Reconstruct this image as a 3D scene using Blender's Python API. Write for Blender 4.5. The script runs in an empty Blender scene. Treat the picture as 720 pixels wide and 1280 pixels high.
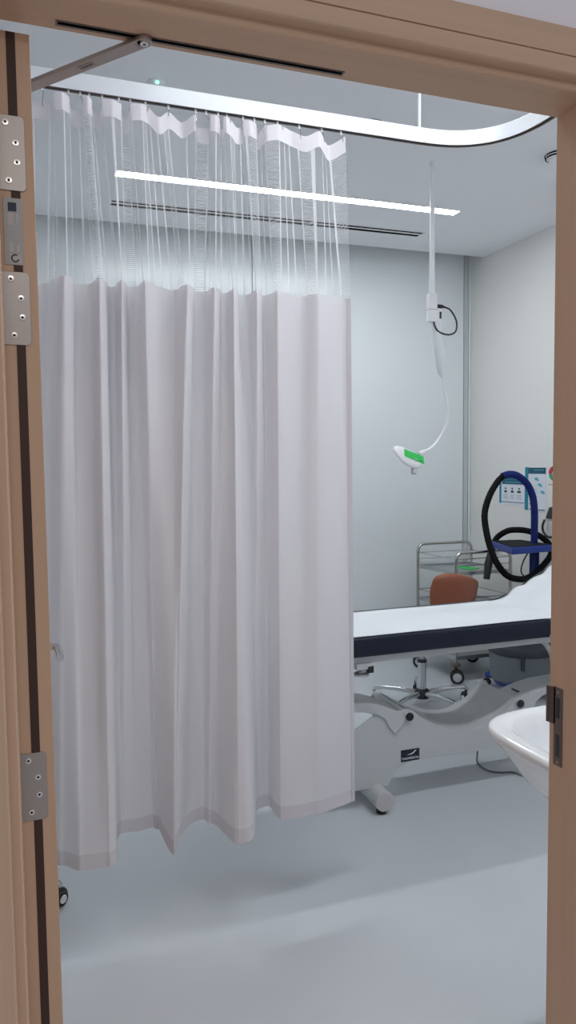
import bpy, bmesh, math, random
from mathutils import Vector, Matrix
random.seed(7)
S = bpy.context.scene
C = S.collection
PI = math.pi
V = Vector

# ------------------------------------------------------------------ materials
def mat(name, col, rough=.5, metal=0, spec=.5, bump=0, bscale=200, vary=0, vscale=(8, 8, 8), coat=0):
    m = bpy.data.materials.new(name); m.use_nodes = True
    n, l = m.node_tree.nodes, m.node_tree.links
    b = n['Principled BSDF']
    b.inputs['Base Color'].default_value = (*col, 1)
    b.inputs['Roughness'].default_value = rough
    b.inputs['Metallic'].default_value = metal
    b.inputs['Specular IOR Level'].default_value = spec
    b.inputs['Coat Weight'].default_value = coat
    tc = n.new('ShaderNodeTexCoord')
    if vary:
        mp = n.new('ShaderNodeMapping'); mp.inputs['Scale'].default_value = vscale
        l.new(tc.outputs['Object'], mp.inputs['Vector'])
        t = n.new('ShaderNodeTexNoise'); t.inputs['Scale'].default_value = 1; t.inputs['Detail'].default_value = 5
        l.new(mp.outputs[0], t.inputs['Vector'])
        r = n.new('ShaderNodeValToRGB')
        r.color_ramp.elements[0].position = .3; r.color_ramp.elements[1].position = .7
        r.color_ramp.elements[0].color = (*[c * (1 - vary) for c in col], 1)
        r.color_ramp.elements[1].color = (*[min(1, c * (1 + vary)) for c in col], 1)
        l.new(t.outputs['Fac'], r.inputs['Fac']); l.new(r.outputs[0], b.inputs['Base Color'])
    if bump:
        t2 = n.new('ShaderNodeTexNoise'); t2.inputs['Scale'].default_value = bscale; t2.inputs['Detail'].default_value = 3
        l.new(tc.outputs['Object'], t2.inputs['Vector'])
        bp = n.new('ShaderNodeBump'); bp.inputs['Strength'].default_value = bump; bp.inputs['Distance'].default_value = .002
        l.new(t2.outputs['Fac'], bp.inputs['Height']); l.new(bp.outputs[0], b.inputs['Normal'])
    return m

def emit(name, col, s):
    m = bpy.data.materials.new(name); m.use_nodes = True
    b = m.node_tree.nodes['Principled BSDF']
    b.inputs['Base Color'].default_value = (.9, .9, .9, 1)
    b.inputs['Emission Color'].default_value = (*col, 1); b.inputs['Emission Strength'].default_value = s
    return m

def cloth(name, col, trans):
    m = bpy.data.materials.new(name); m.use_nodes = True
    n, l = m.node_tree.nodes, m.node_tree.links
    n.remove(n['Principled BSDF'])
    d = n.new('ShaderNodeBsdfDiffuse'); t = n.new('ShaderNodeBsdfTranslucent'); x = n.new('ShaderNodeMixShader')
    d.inputs['Color'].default_value = (*col, 1); t.inputs['Color'].default_value = (*col, 1)
    x.inputs[0].default_value = trans
    tc = n.new('ShaderNodeTexCoord'); w = n.new('ShaderNodeTexNoise'); w.inputs['Scale'].default_value = 900
    bp = n.new('ShaderNodeBump'); bp.inputs['Strength'].default_value = .15; bp.inputs['Distance'].default_value = .0005
    l.new(tc.outputs['Object'], w.inputs['Vector']); l.new(w.outputs['Fac'], bp.inputs['Height'])
    l.new(bp.outputs[0], d.inputs['Normal'])
    l.new(d.outputs[0], x.inputs[1]); l.new(t.outputs[0], x.inputs[2])
    l.new(x.outputs[0], n['Material Output'].inputs['Surface'])
    return m, x, n, l

def mesh_cloth(name, col):
    """open net: upright yarns every 16 mm, fine ladder rungs in every other column (u along the cloth, v upright, metres)"""
    m, x, n, l = cloth(name, col, .35)
    uv = n.new('ShaderNodeUVMap'); sp = n.new('ShaderNodeSeparateXYZ'); l.new(uv.outputs[0], sp.inputs[0])
    def math_(op, a, b=None):
        k = n.new('ShaderNodeMath'); k.operation = op
        for i, v in enumerate((a, b)):
            if v is None: continue
            if isinstance(v, (int, float)): k.inputs[i].default_value = v
            else: l.new(v, k.inputs[i])
        return k.outputs[0]
    u, v = sp.outputs[0], sp.outputs[1]
    fu = math_('FRACT', math_('MULTIPLY', u, 1 / .040))
    yarn = math_('LESS_THAN', fu, .15)
    col2 = math_('LESS_THAN', math_('FRACT', math_('MULTIPLY', u, 1 / .160)), .25)
    rung = math_('LESS_THAN', math_('FRACT', math_('MULTIPLY', v, 1 / .006)), .42)
    ladder = math_('MULTIPLY', col2, rung)
    a = math_('ADD', math_('MULTIPLY', yarn, .62), math_('MULTIPLY', ladder, .30))
    a = math_('MINIMUM', math_('ADD', a, .085), .85)
    tr = n.new('ShaderNodeBsdfTransparent'); mx = n.new('ShaderNodeMixShader')
    l.new(a, mx.inputs[0]); l.new(tr.outputs[0], mx.inputs[1]); l.new(x.outputs[0], mx.inputs[2])
    l.new(mx.outputs[0], n['Material Output'].inputs['Surface'])
    return m

M = {}
M['wood'] = mat('pale_ash_laminate', (.56, .375, .258), .5, vary=.045, vscale=(60, 60, 1.2))
M['wood_head'] = mat('pale_ash_laminate_lengthways', (.56, .375, .258), .5, vary=.045, vscale=(1.2, 60, 60))
M['seal'] = mat('brown_fire_seal', (.045, .02, .014), .6)
M['steel'] = mat('brushed_steel', (.42, .38, .36), .42, .85)
M['steel_dark'] = mat('dull_steel', (.2, .17, .155), .45, .8)
M['screw'] = mat('bright_screw', (.75, .73, .7), .25, 1)
M['black'] = mat('black_plastic', (.012, .012, .013), .45)
M['hole'] = mat('dark_slot', (.006, .006, .006), 1, spec=0)
M['wallc'] = mat('corridor_wall_paint', (.82, .79, .84), .6, bump=.05)
M['wall'] = mat('room_wall_paint', (.77, .765, .74), .55, bump=.04)
M['glass_panel'] = mat('white_back_painted_panel', (.76, .81, .82), .22, spec=.5)
M['seam'] = mat('panel_seam', (.10, .14, .15), .5)
M['alu'] = mat('grey_panel_trim', (.52, .57, .57), .4)
M['ceil'] = mat('ceiling_paint', (.85, .86, .885), .7)
M['floor'] = mat('grey_blue_vinyl', (.56, .59, .62), .38, vary=.02, vscale=(3, 3, 3), bump=.03, bscale=60)
M['white'] = mat('white_plastic', (.78, .79, .80), .35)
M['white_steel'] = mat('white_powder_coat', (.50, .525, .525), .35)
M['grey_cap'] = mat('grey_end_cap', (.50, .48, .49), .5)
M['track'] = mat('white_aluminium_track', (.74, .78, .81), .3)
M['navy'] = mat('navy_vinyl', (.006, .011, .026), .45, spec=.35, bump=.1, bscale=500)
M['sheet'] = mat('white_sheet', (.74, .77, .80), .8, bump=.1, bscale=300)
M['leather'] = mat('tan_leather', (.27, .085, .042), .42, bump=.15, bscale=250)
M['chrome'] = mat('chrome', (.62, .64, .65), .15, 1)
M['tube_steel'] = mat('stainless_tube', (.58, .57, .55), .16, 1)
M['shelf_steel'] = mat('stainless_shelf', (.5, .52, .52), .3, .9)
M['blue'] = mat('blue_sleeve', (.008, .022, .15), .7, spec=.25)
M['blue_tray'] = mat('blue_tray_plastic', (.012, .042, .27), .4)
M['hose'] = mat('black_hose', (.004, .004, .005), .7, spec=.15)
M['mat_black'] = mat('black_tray_mat', (.015, .019, .019), .8, spec=.2, bump=.3, bscale=300)
M['drum'] = mat('grey_drum', (.15, .175, .19), .45)
M['drum_dark'] = mat('drum_band', (.03, .035, .045), .5)
M['porcelain'] = mat('white_porcelain', (.80, .82, .83), .12, coat=.3)
M['paper'] = mat('white_paper', (.72, .76, .82), .6)
M['teal'] = mat('teal_print', (.02, .23, .34), .6)
M['teal_dark'] = mat('dark_teal_print', (.012, .10, .16), .6)
M['teal_light'] = mat('light_teal_print', (.10, .45, .55), .6)
M['ink'] = mat('dark_ink', (.03, .04, .06), .6)
M['ink_pale'] = mat('pale_grey_ink', (.42, .46, .52), .6)
M['red'] = mat('red_print', (.5, .03, .06), .6)
M['green_print'] = mat('green_print', (.03, .35, .22), .6)
M['green'] = mat('green_label', (.02, .52, .09), .5)
M['label_silver'] = mat('silver_label', (.33, .33, .33), .45, .3)
M['label_pale'] = mat('pale_label_block', (.5, .47, .46), .6)
M['cord'] = mat('grey_cord', (.12, .14, .145), .5)
M['tyre'] = mat('grey_white_tyre', (.5, .53, .56), .5)
M['strip'] = emit('led_strip_light', (.93, .97, 1), 34)
M['led_green'] = emit('green_indicator', (.1, 1, .6), 3)
M['sleeve'] = mat('clear_sleeve', (.72, .76, .78), .3)
M['curtain'] = cloth('white_curtain_cloth', (.80, .785, .805), .36)[0]
M['band'] = cloth('white_curtain_band', (.88, .86, .89), .35)[0]
M['hem'] = cloth('curtain_hem_cloth', (.70, .675, .70), .18)[0]
M['net'] = mesh_cloth('white_curtain_net', (.93, .93, .95))

# ------------------------------------------------------------------ geometry helpers
ORG = {}
def empty(name, loc, label, cat, group=None):
    o = bpy.data.objects.new(name, None); C.objects.link(o); o.location = loc; o.empty_display_size = .05
    o['label'] = label; o['category'] = cat
    if group: o['group'] = group
    ORG[o] = V(loc)
    return o

def obj(name, bm, m, parent=None, smooth=True, bevel=0, segs=2, label=None, angle=40):
    org = ORG[parent] if parent else V((0, 0, 0))
    if org.length: bmesh.ops.translate(bm, verts=bm.verts, vec=-org)
    bmesh.ops.recalc_face_normals(bm, faces=bm.faces)
    me = bpy.data.meshes.new(name); bm.to_mesh(me); bm.free()
    o = bpy.data.objects.new(name, me); C.objects.link(o)
    for x in (m if isinstance(m, (list, tuple)) else [m]): me.materials.append(x)
    if bevel:
        md = o.modifiers.new('bevel', 'BEVEL'); md.width = bevel; md.segments = segs
        md.limit_method = 'ANGLE'; md.angle_limit = math.radians(40); md.harden_normals = False
    if smooth:
        for p in me.polygons: p.use_smooth = True
        me.set_sharp_from_angle(angle=math.radians(angle))
    if parent: o.parent = parent
    ORG[o] = org
    if label: o['label'] = label
    return o

def struct(name, bm, m, label=None, parent=None, **k):
    o = obj(name, bm, m, parent, **k)
    if not parent: o['kind'] = 'structure'
    if label: o['label'] = label
    return o

def tag(o, label, cat, group=None):
    o['label'] = label; o['category'] = cat
    if group: o['group'] = group
    return o

def nb(): return bmesh.new()
def box(bm, lo, hi, rz=0, mi=0):
    lo, hi = V(lo), V(hi); c = (lo + hi) / 2; d = hi - lo
    mx = Matrix.Translation(c) @ Matrix.Rotation(rz, 4, 'Z') @ Matrix.Diagonal((*d, 1))
    r = bmesh.ops.create_cube(bm, size=1, matrix=mx)
    for f in {f for v in r['verts'] for f in v.link_faces}: f.material_index = mi
    return bm
def boxr(bm, c, d, R, mi=0):
    r = bmesh.ops.create_cube(bm, size=1, matrix=Matrix.Translation(c) @ R.to_4x4() @ Matrix.Diagonal((*d, 1)))
    for f in {f for v in r['verts'] for f in v.link_faces}: f.material_index = mi
    return bm
def smooth_path(pts, n=8, closed=False):
    P = [V(p) for p in pts]; out = []
    N = len(P)
    for i in range(N if closed else N - 1):
        p0 = P[i - 1] if (closed or i > 0) else P[0] * 2 - P[1]
        p1, p2 = P[i], P[(i + 1) % N]
        p3 = P[(i + 2) % N] if (closed or i + 2 < N) else P[-1] * 2 - P[-2]
        for k in range(n):
            t = k / n
            out.append(.5 * ((2 * p1) + (p2 - p0) * t + (2 * p0 - 5 * p1 + 4 * p2 - p3) * t * t + (3 * p1 - p0 - 3 * p2 + p3) * t ** 3))
    if not closed: out.append(P[-1])
    return out
def fillet(pts, r, n=6):
    P = [V(p) for p in pts]; out = [P[0]]
    for a, b, c in zip(P, P[1:], P[2:]):
        u, w = (a - b).normalized(), (c - b).normalized()
        d = min(r, (a - b).length * .49, (c - b).length * .49)
        p, q = b + u * d, b + w * d
        for k in range(n + 1):
            t = k / n; out.append(p * (1 - t) ** 2 + b * 2 * t * (1 - t) + q * t * t)
    return out + [P[-1]]
def tube(bm, pts, r, seg=12, caps=True, flat=1, mi=0):
    P = [V(p) for p in pts]; N = len(P); rings = []
    T = [(P[min(i + 1, N - 1)] - P[max(i - 1, 0)]).normalized() for i in range(N)]
    up = V((0, 0, 1)) if abs(T[0].z) < .9 else V((1, 0, 0))
    nrm = (up - T[0] * up.dot(T[0])).normalized()
    for i in range(N):
        nrm = (nrm - T[i] * nrm.dot(T[i])).normalized(); bn = T[i].cross(nrm)
        rr = r[i] if isinstance(r, (list, tuple)) else r
        rings.append([bm.verts.new(P[i] + nrm * math.cos(2 * PI * k / seg) * rr * flat + bn * math.sin(2 * PI * k / seg) * rr) for k in range(seg)])
    for a, b in zip(rings, rings[1:]):
        for k in range(seg):
            bm.faces.new((a[k], a[(k + 1) % seg], b[(k + 1) % seg], b[k])).material_index = mi
    if caps:
        bm.faces.new(rings[0]).material_index = mi; bm.faces.new(rings[-1]).material_index = mi
    return bm
def lathe(bm, prof, c, axis='Z', seg=32, mi=0):
    c = V(c); rings = []
    ax = {'Z': (V((1, 0, 0)), V((0, 1, 0)), V((0, 0, 1))), 'Y': (V((1, 0, 0)), V((0, 0, 1)), V((0, 1, 0))), 'X': (V((0, 1, 0)), V((0, 0, 1)), V((1, 0, 0)))}[axis] if isinstance(axis, str) else axis
    for r, h in prof:
        rings.append([bm.verts.new(c + ax[0] * math.cos(2 * PI * k / seg) * r + ax[1] * math.sin(2 * PI * k / seg) * r + ax[2] * h) for k in range(seg)])
    for a, b in zip(rings, rings[1:]):
        for k in range(seg): bm.faces.new((a[k], a[(k + 1) % seg], b[(k + 1) % seg], b[k])).material_index = mi
    bm.faces.new(rings[0]).material_index = mi; bm.faces.new(rings[-1]).material_index = mi
    return bm
def prism(bm, poly, y0, y1, axis='Y', mi=0):
    def pt(p, d):
        return {'Y': (p[0], d, p[1]), 'X': (d, p[0], p[1]), 'Z': (p[0], p[1], d)}[axis]
    a = [bm.verts.new(pt(p, y0)) for p in poly]; b = [bm.verts.new(pt(p, y1)) for p in poly]
    n = len(poly)
    fs = [bm.faces.new(a), bm.faces.new(b[::-1])]
    for i in range(n): fs.append(bm.faces.new((a[i], b[i], b[(i + 1) % n], a[(i + 1) % n])))
    for f in fs: f.material_index = mi
    return bm
def spl2(pts, n=6, closed=False):
    return [(p.x, p.y) for p in smooth_path([(a, b, 0) for a, b in pts], n, closed)]

# ================================================================== SETTING
OX0, OX1, YF, YB, HZ = -.02, .906, 1.0, 1.107, 2.10      # opening
XL, XR, YW, ZC = -1.5, 3.27, 4.96, 3.0
struct('floor', box(nb(), (-3.5, -3, -.05), (XR + .1, YW + .1, 0)), M['floor'], 'pale blue-grey vinyl floor')
struct('ceiling', box(nb(), (XL, YB, ZC), (XR, 4.79, ZC + .12)), M['ceil'], 'pale grey painted ceiling stopping short of the back wall', smooth=False)
struct('ceiling_recess', box(nb(), (XL, YB, ZC + .3), (XR, YW, ZC + .35)), M['ceil'], smooth=False)
struct('wall_right', box(nb(), (XR, YB - .1, 0), (XR + .1, YW + .1, ZC + .35)), M['wall'], 'warm white right wall', smooth=False)
struct('wall_left', box(nb(), (XL - .1, YB - .1, 0), (XL, YW + .1, ZC + .35)), M['wall'], smooth=False)
bm = nb(); box(bm, (XL - .1, YW, 0), (XR + .1, YW + .1, ZC + .35), mi=0)
xs = [XL, -.17, 1.5185, 3.205, 3.247, XR]
for a, b in zip(xs, xs[1:]):
    g = .003
    box(bm, (a + g, YW - .012, .0), (b - g, YW, ZC + .3), mi=2 if a > 3.2 and b < 3.26 else 1)
struct('wall_back', bm, [M['seam'], M['glass_panel'], M['alu']], 'pale back wall of tall white panels', smooth=False)
bm = nb()
wx0, wx1 = OX0 - .05, OX1 + .05
box(bm, (-3.5, YF + .015, 0), (wx0, YB, 3.4)); box(bm, (wx1, YF + .015, 0), (XR + .1, YB, 3.4)); box(bm, (wx0, YF + .015, HZ + .05), (wx1, YB, 3.4))
struct('wall_front', bm, M['wallc'], 'pale lilac-grey wall around the doorway', smooth=False)

# door frame: profile (offset outward from opening, y)
prof = [(0, YB), (0, YF + .024), (.002, YF + .021), (.013, YF + .021), (.0135, YF + .004), (.0155, YF + .001), (.018, YF), (.0395, YF), (.040, YF + .003), (.0415, YF + .003), (.042, YF), (.083, YF - .001), (.085, YF + .001), (.085, YB)]
def frame_side(mir):
    bm = nb(); ring = []
    for z in (0, None):
        r = []
        for o, y in prof:
            x = OX0 - o if mir < 0 else OX1 + o
            r.append(bm.verts.new((x, y, 0 if z == 0 else HZ + o)))
        ring.append(r)
    n = len(prof)
    bm.faces.new(ring[0]); bm.faces.new(ring[1][::-1])
    for i in range(n): bm.faces.new((ring[0][i], ring[1][i], ring[1][(i + 1) % n], ring[0][(i + 1) % n]))
    return bm
bm = nb(); ring = []
for s in (0, 1):
    ring.append([bm.verts.new((OX0 - o if s == 0 else OX1 + o, y, HZ + o)) for o, y in prof])
n = len(prof)
bm.faces.new(ring[0]); bm.faces.new(ring[1][::-1])
for i in range(n): bm.faces.new((ring[0][i], ring[1][i], ring[1][(i + 1) % n], ring[0][(i + 1) % n]))
head = struct('trim_1', bm, M['wood_head'], 'pale wood head of the door frame', angle=25)
struct('trim_2', frame_side(-1), M['wood'], 'pale wood left jamb of the door frame', angle=25)
jr = struct('trim_3', frame_side(1), M['wood'], 'pale wood right jamb of the door frame', angle=25)
# closer channel let into the head
bm = nb()
box(bm, (.060, 1.0835, HZ - .0012), (.487, 1.0965, HZ + .004), mi=0)
box(bm, (.063, 1.0855, HZ - .0016), (.484, 1.0915, HZ + .004), mi=1)
obj('closer_channel', bm, [M['steel_dark'], M['hole']], head, smooth=False, label='dark slotted channel in the frame head')
# strike plate on right jamb
bm = nb()
box(bm, (OX1 - .0016, 1.0715, .936), (OX1 + .002, 1.094, 1.082), mi=0)
for k in range(5):
    box(bm, (OX1 - .0016 - .0010 * k, 1.09 + .0040 * k, 1.012), (OX1 + .0010 - .0010 * k, 1.0945 + .0040 * k, 1.080), mi=0)
for z0, z1 in ((1.025, 1.063), (.953, .995)):
    box(bm, (OX1 - .0021, 1.0785, z0), (OX1 + .001, 1.0875, z1), mi=1)
for z in (1.074, .943):
    lathe(bm, [(.003, -.0022), (.003, .001)], (OX1, 1.0825, z), 'X', 12, mi=2)
obj('strike_plate', bm, [M['steel_dark'], M['drum_dark'], M['steel']], jr, smooth=False, label='dull metal strike plate')

# ------------------------------------------------------------------ open door leaf (edge towards the corridor)
DX0, DX1, DY0, DY1, DZ = -.0215, .0265, 1.109, 2.015, 2.088
door = bpy.data.objects.new('door_1', None); C.objects.link(door); door.location = (0, DY0, 0); ORG[door] = V((0, DY0, 0))
door['kind'] = 'structure'; door['label'] = 'pale wood door standing open, hinge edge facing the corridor'
door.rotation_euler = (0, 0, math.radians(1.0))
bm = nb(); box(bm, (DX0, DY0, .008), (DX1, DY1, DZ))
obj('leaf', bm, M['wood'], door, bevel=.001)
bm = nb(); box(bm, (-.0045, DY0 - .0007, .01), (.0075, DY0 + .002, DZ - .001))
obj('fire_seal', bm, M['seal'], door, smooth=False, label='dark brown seal strip')
def hinge():
    bm = nb()
    w, h = .037, .100; r = .004
    poly = [(DX0 + .0005, -h / 2), (DX0 + w - r, -h / 2), (DX0 + w, -h / 2 + r), (DX0 + w, h / 2 - r), (DX0 + w - r, h / 2), (DX0 + .0005, h / 2)]
    prism(bm, poly, DY0 - .0022, DY0 + .002)
    return bm
def hscrew(x, z):
    bm = nb()
    lathe(bm, [(.0001, -.0008), (.0016, -.0008), (.0017, -.0016), (.0042, -.0014), (.0046, 0), (.0046, .002)], (x, DY0 - .002, z), 'Y', 16)
    for f in bm.faces:
        if f.calc_center_median().y < DY0 - .0026 and (f.calc_center_median() - V((x, DY0, z))).length < .0036: f.material_index = 1
    return bm
hz = (1.926, 1.7165, 1.0335)
h0 = None
for z in hz:
    bm = hinge(); bmesh.ops.translate(bm, verts=bm.verts, vec=(0, 0, z))
    h = obj('hinge', bm, M['steel'], door, bevel=.0004, label='steel hinge plate with four screws')
    for dx, dz in ((-.006, .040), (.0065, .014), (.0075, -.012), (-.004, -.037)):
        obj('screw', hscrew(DX0 + .0185 + dx, z + dz), [M['screw'], M['hole']], h)
    obj('knuckle', tube(nb(), [(DX0 - .004, DY0 - .003, z - .05), (DX0 - .004, DY0 - .003, z + .05)], .0045, 12), M['steel'], h)
bm = nb()
LX0, LX1, LZ0, LZ1 = -.0155, .0092, 1.776, 1.866
Yl = DY0 - .0008
box(bm, (LX0, Yl - .0006, LZ0), (LX1, Yl + .002, LZ1), mi=0)
box(bm, (-.0095, Yl - .0009, 1.848), (.0015, Yl, 1.860), mi=1)
box(bm, (-.0105, Yl - .0009, 1.829), (-.003, Yl, 1.846), mi=2); box(bm, (.0005, Yl - .0009, 1.832), (.0035, Yl, 1.845), mi=2)
box(bm, (-.0095, Yl - .0009, 1.793), (-.004, Yl, 1.806), mi=2); box(bm, (.0005, Yl - .0009, 1.793), (.004, Yl, 1.803), mi=2)
for k in range(9):
    box(bm, (-.002 + .0007 * (k % 3), Yl - .0009, 1.806 + .0026 * k), (-.0012 + .0007 * (k % 3), Yl, 1.808 + .0026 * k), mi=3)
plate = obj('fire_label', bm, [M['label_silver'], M['ink'], M['label_pale'], M['ink_pale']], door, smooth=False, label='silver label with pale blocks and a dark ring mark')
bm = nb()
box(bm, (-.009, Yl - .0008, 1.779), (.006, Yl, 1.791), mi=0)
arc = [(-.002 + .0047 * math.cos(a), Yl - .0011, 1.785 + .0047 * math.sin(a)) for a in [math.radians(60 + 280 * k / 24) for k in range(25)]]
tube(bm, arc, .0009, 6, mi=1)
obj('ring_mark', bm, [M['label_pale'], M['ink']], plate)
# lever handle near the far end of the leaf, on the face turned to the opening
bm = nb(); lathe(bm, [(.001, 0), (.026, 0), (.026, .006), (.022, .009), (.001, .009)], (DX1, 1.945, 1.037), 'X', 24)
rose = obj('handle_rose', bm, M['chrome'], door)
lev = fillet([(DX1 + .006, 1.945, 1.037), (DX1 + .052, 1.945, 1.037), (DX1 + .052, 1.83, 1.037)], .02)
obj('lever', tube(nb(), lev, .0095, 14), M['chrome'], rose, label='chrome lever')

# door closer arm
t = empty('door_closer_arm', (.175, 1.0895, HZ), 'flat grey metal closer arm reaching from door top to slot in frame head', 'door closer')
a, b = V((.180, 1.0895, 2.0955)), V((-.02, 1.33, 2.0955))
d = (b - a).normalized(); R = Matrix((d, V((0, 0, 1)).cross(d), V((0, 0, 1)))).transposed()
bm = nb(); boxr(bm, (a + b) / 2, ((b - a).length, .022, .006), R)
lathe(bm, [(.011, -.003), (.011, .003)], a, 'Z', 20)
arm = obj('arm', bm, M['steel'], t, bevel=.001)
c = a + d * .113
bm = nb(); boxr(bm, c - V((0, 0, .0032)), (.030, .010, .0012), R, 0); boxr(bm, c - V((0, 0, .0038)), (.024, .0035, .001), R, 1)
obj('badge', bm, [M['steel'], M['steel_dark']], arm, smooth=False)
bm = nb(); lathe(bm, [(.0022, -.0006), (.0024, -.0022), (.0062, -.0018), (.0066, .0), (.0066, .002)], a - V((0, 0, .003)), 'Z', 20)
for f in bm.faces:
    if (f.calc_center_median() - a).xy.length < .002: f.material_index = 1
obj('pivot_screw', bm, [M['screw'], M['hole']], t)

# ================================================================== CURTAIN TRACK
TY, TZ, TX = 2.287, 2.575, 1.608
t = empty('curtain_track', (1.0, TY, TZ), 'white ceiling-hung curtain rail bending towards the doorway at right', 'curtain rail')
path = fillet([(XL, TY, 0), (TX, TY, 0), (TX, YB, 0)], .30, 16)
bm = nb(); rings = []
secs = [(-.011, .0), (-.004, .0), (-.004, .006), (.004, .006), (.004, .0), (.011, .0), (.011, .046), (.008, .050), (-.008, .050), (-.011, .046)]
for i, p in enumerate(path):
    tg = (path[min(i + 1, len(path) - 1)] - path[max(i - 1, 0)]).normalized(); nn = V((-tg.y, tg.x, 0))
    rings.append([bm.verts.new(p + nn * u + V((0, 0, TZ + w))) for u, w in secs])
for r0, r1 in zip(rings, rings[1:]):
    for k in range(len(secs)):
        f = bm.faces.new((r0[k], r0[(k + 1) % len(secs)], r1[(k + 1) % len(secs)], r1[k]))
        f.material_index = 1 if k in (0, 1, 2, 3, 4) else 0
bm.faces.new(rings[0]); bm.faces.new(rings[-1][::-1])
obj('rail', bm, [M['track'], M['steel_dark']], t, angle=30)
for x in (-.6, 1.302):
    obj('drop_rod', tube(nb(), [(x, TY, TZ + .045), (x, TY, ZC)], .006, 12), M['track'], t)

# ================================================================== CURTAIN
HD = [(0.0559, 2.335), (0.113, 2.325), (0.114, 2.257), (0.1351, 2.247), (0.156, 2.267), (0.1641, 2.335), (0.1972, 2.335), (0.1928, 2.257), (0.2052, 2.247), (0.2182, 2.267), (0.2271, 2.335), (0.2526, 2.335), (0.2465, 2.257), (0.2747, 2.247), (0.3024, 2.267), (0.3138, 2.335), (0.3328, 2.335), (0.3263, 2.257), (0.355, 2.247), (0.3768, 2.252), (0.4088, 2.247), (0.4427, 2.275), (0.4858, 2.295), (0.5228, 2.262), (0.5422, 2.335), (0.5831, 2.335), (0.5661, 2.257), (0.581, 2.247), (0.5987, 2.267), (0.6166, 2.325), (0.6244, 2.325), (0.6086, 2.257), (0.6135, 2.247), (0.6314, 2.257), (0.6515, 2.265), (0.6739, 2.28), (0.6709, 2.257), (0.6897, 2.247), (0.7167, 2.267), (0.7409, 2.335), (0.7448, 2.257), (0.7809, 2.247), (0.8321, 2.278), (0.8777, 2.262), (0.9231, 2.252), (0.9668, 2.29), (1.0168, 2.262)]
MD = [(.039, 2.337), (.088, 2.337), (.129, 2.247), (.154, 2.287), (.159, 2.337), (.203, 2.327), (.227, 2.247), (.248, 2.287), (.256, 2.337), (.278, 2.337), (.289, 2.247), (.306, 2.287), (.318, 2.337), (.341, 2.327), (.358, 2.237), (.411, 2.307), (.462, 2.337), (.488, 2.247), (.512, 2.287), (.525, 2.337), (.557, 2.327), (.573, 2.257), (.596, 2.287), (.609, 2.327), (.627, 2.327), (.633, 2.257), (.653, 2.287), (.670, 2.337), (.699, 2.327), (.709, 2.257), (.732, 2.287), (.751, 2.337), (.784, 2.257), (.871, 2.307), (.927, 2.257), (1.014, 2.307), (1.043, 2.287)]
BT = [(.008, 2.30), (.035, 2.28), (.075, 2.24), (.108, 2.20), (.128, 2.195), (.168, 2.19), (.205, 2.19), (.225, 2.22), (.238, 2.33), (.252, 2.37), (.278, 2.375), (.299, 2.372), (.314, 2.37), (.357, 2.38), (.376, 2.36), (.382, 2.235), (.392, 2.18), (.408, 2.225), (.442, 2.30), (.478, 2.35), (.525, 2.375), (.549, 2.34), (.561, 2.31), (.571, 2.25), (.583, 2.195), (.602, 2.18), (.631, 2.18), (.661, 2.22), (.703, 2.34), (.732, 2.38), (.765, 2.385), (.764, 2.32), (.776, 2.28), (.828, 2.27), (.917, 2.275), (1.012, 2.30), (1.062, 2.32)]
SAG = [0, 0, 0, 0, 0, 0.003, 0.003, 0, 0, 0, 0.003, 0.003, 0, 0, 0, 0.003, 0.003, 0, 0, 0.004, 0.03, 0.0, 0.016, 0, 0.004, 0.004, 0, 0, 0, 0.004, 0.004, 0, 0, 0.004, 0.02, 0.01, 0, 0, 0, 0.004, 0.004, 0, 0, 0.018, 0.0, 0.024, 0.0]
pre_n = 8                                             # the part running on behind the door
def extend(P, a):
    out = []
    for k in range(pre_n):
        x = P[0][0] - (pre_n - k) * .045
        out.append((x, TY + (.05 if k % 2 else -.04) * a))
    return out + P
def widen(ref, *lists):
    fr = [i for i in range(1, len(ref) - 1) if ref[i][1] < ref[i - 1][1] and ref[i][1] < ref[i + 1][1]]
    for L in lists:
        for i in fr[::-1]:
            a_, b_ = L[i - 1], L[i]
            if isinstance(b_, tuple): L.insert(i, (b_[0] + (a_[0] - b_[0]) * .42, b_[1] + (a_[1] - b_[1]) * .16))
            else: L.insert(i, b_ + (a_ - b_) * .3)
REF = list(MD)
widen(REF, MD, BT)
HD, MD, BT = extend(HD, 1), extend(MD, 1), extend(BT, 1.4); SAG = [.02 if k % 2 else 0 for k in range(pre_n)] + SAG
NS = 6
def dense(P, lin_=0):
    c_ = smooth_path([(x, y, 0) for x, y in P], NS)
    l_ = [V((*P[i // NS], 0)).lerp(V((*P[min(i // NS + 1, len(P) - 1)], 0)), (i % NS) / NS) for i in range(len(c_))]
    return [a_.lerp(b_, lin_) for a_, b_ in zip(c_, l_)]
hd, md, bt = dense(HD, .85), dense(MD, .2), dense(BT)
sg = [p.z for p in smooth_path([(0, 0, s) for s in SAG], NS)]
Z1, Z2, Z3 = 2.53, 2.04, .30
Nc = len(hd)
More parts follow.
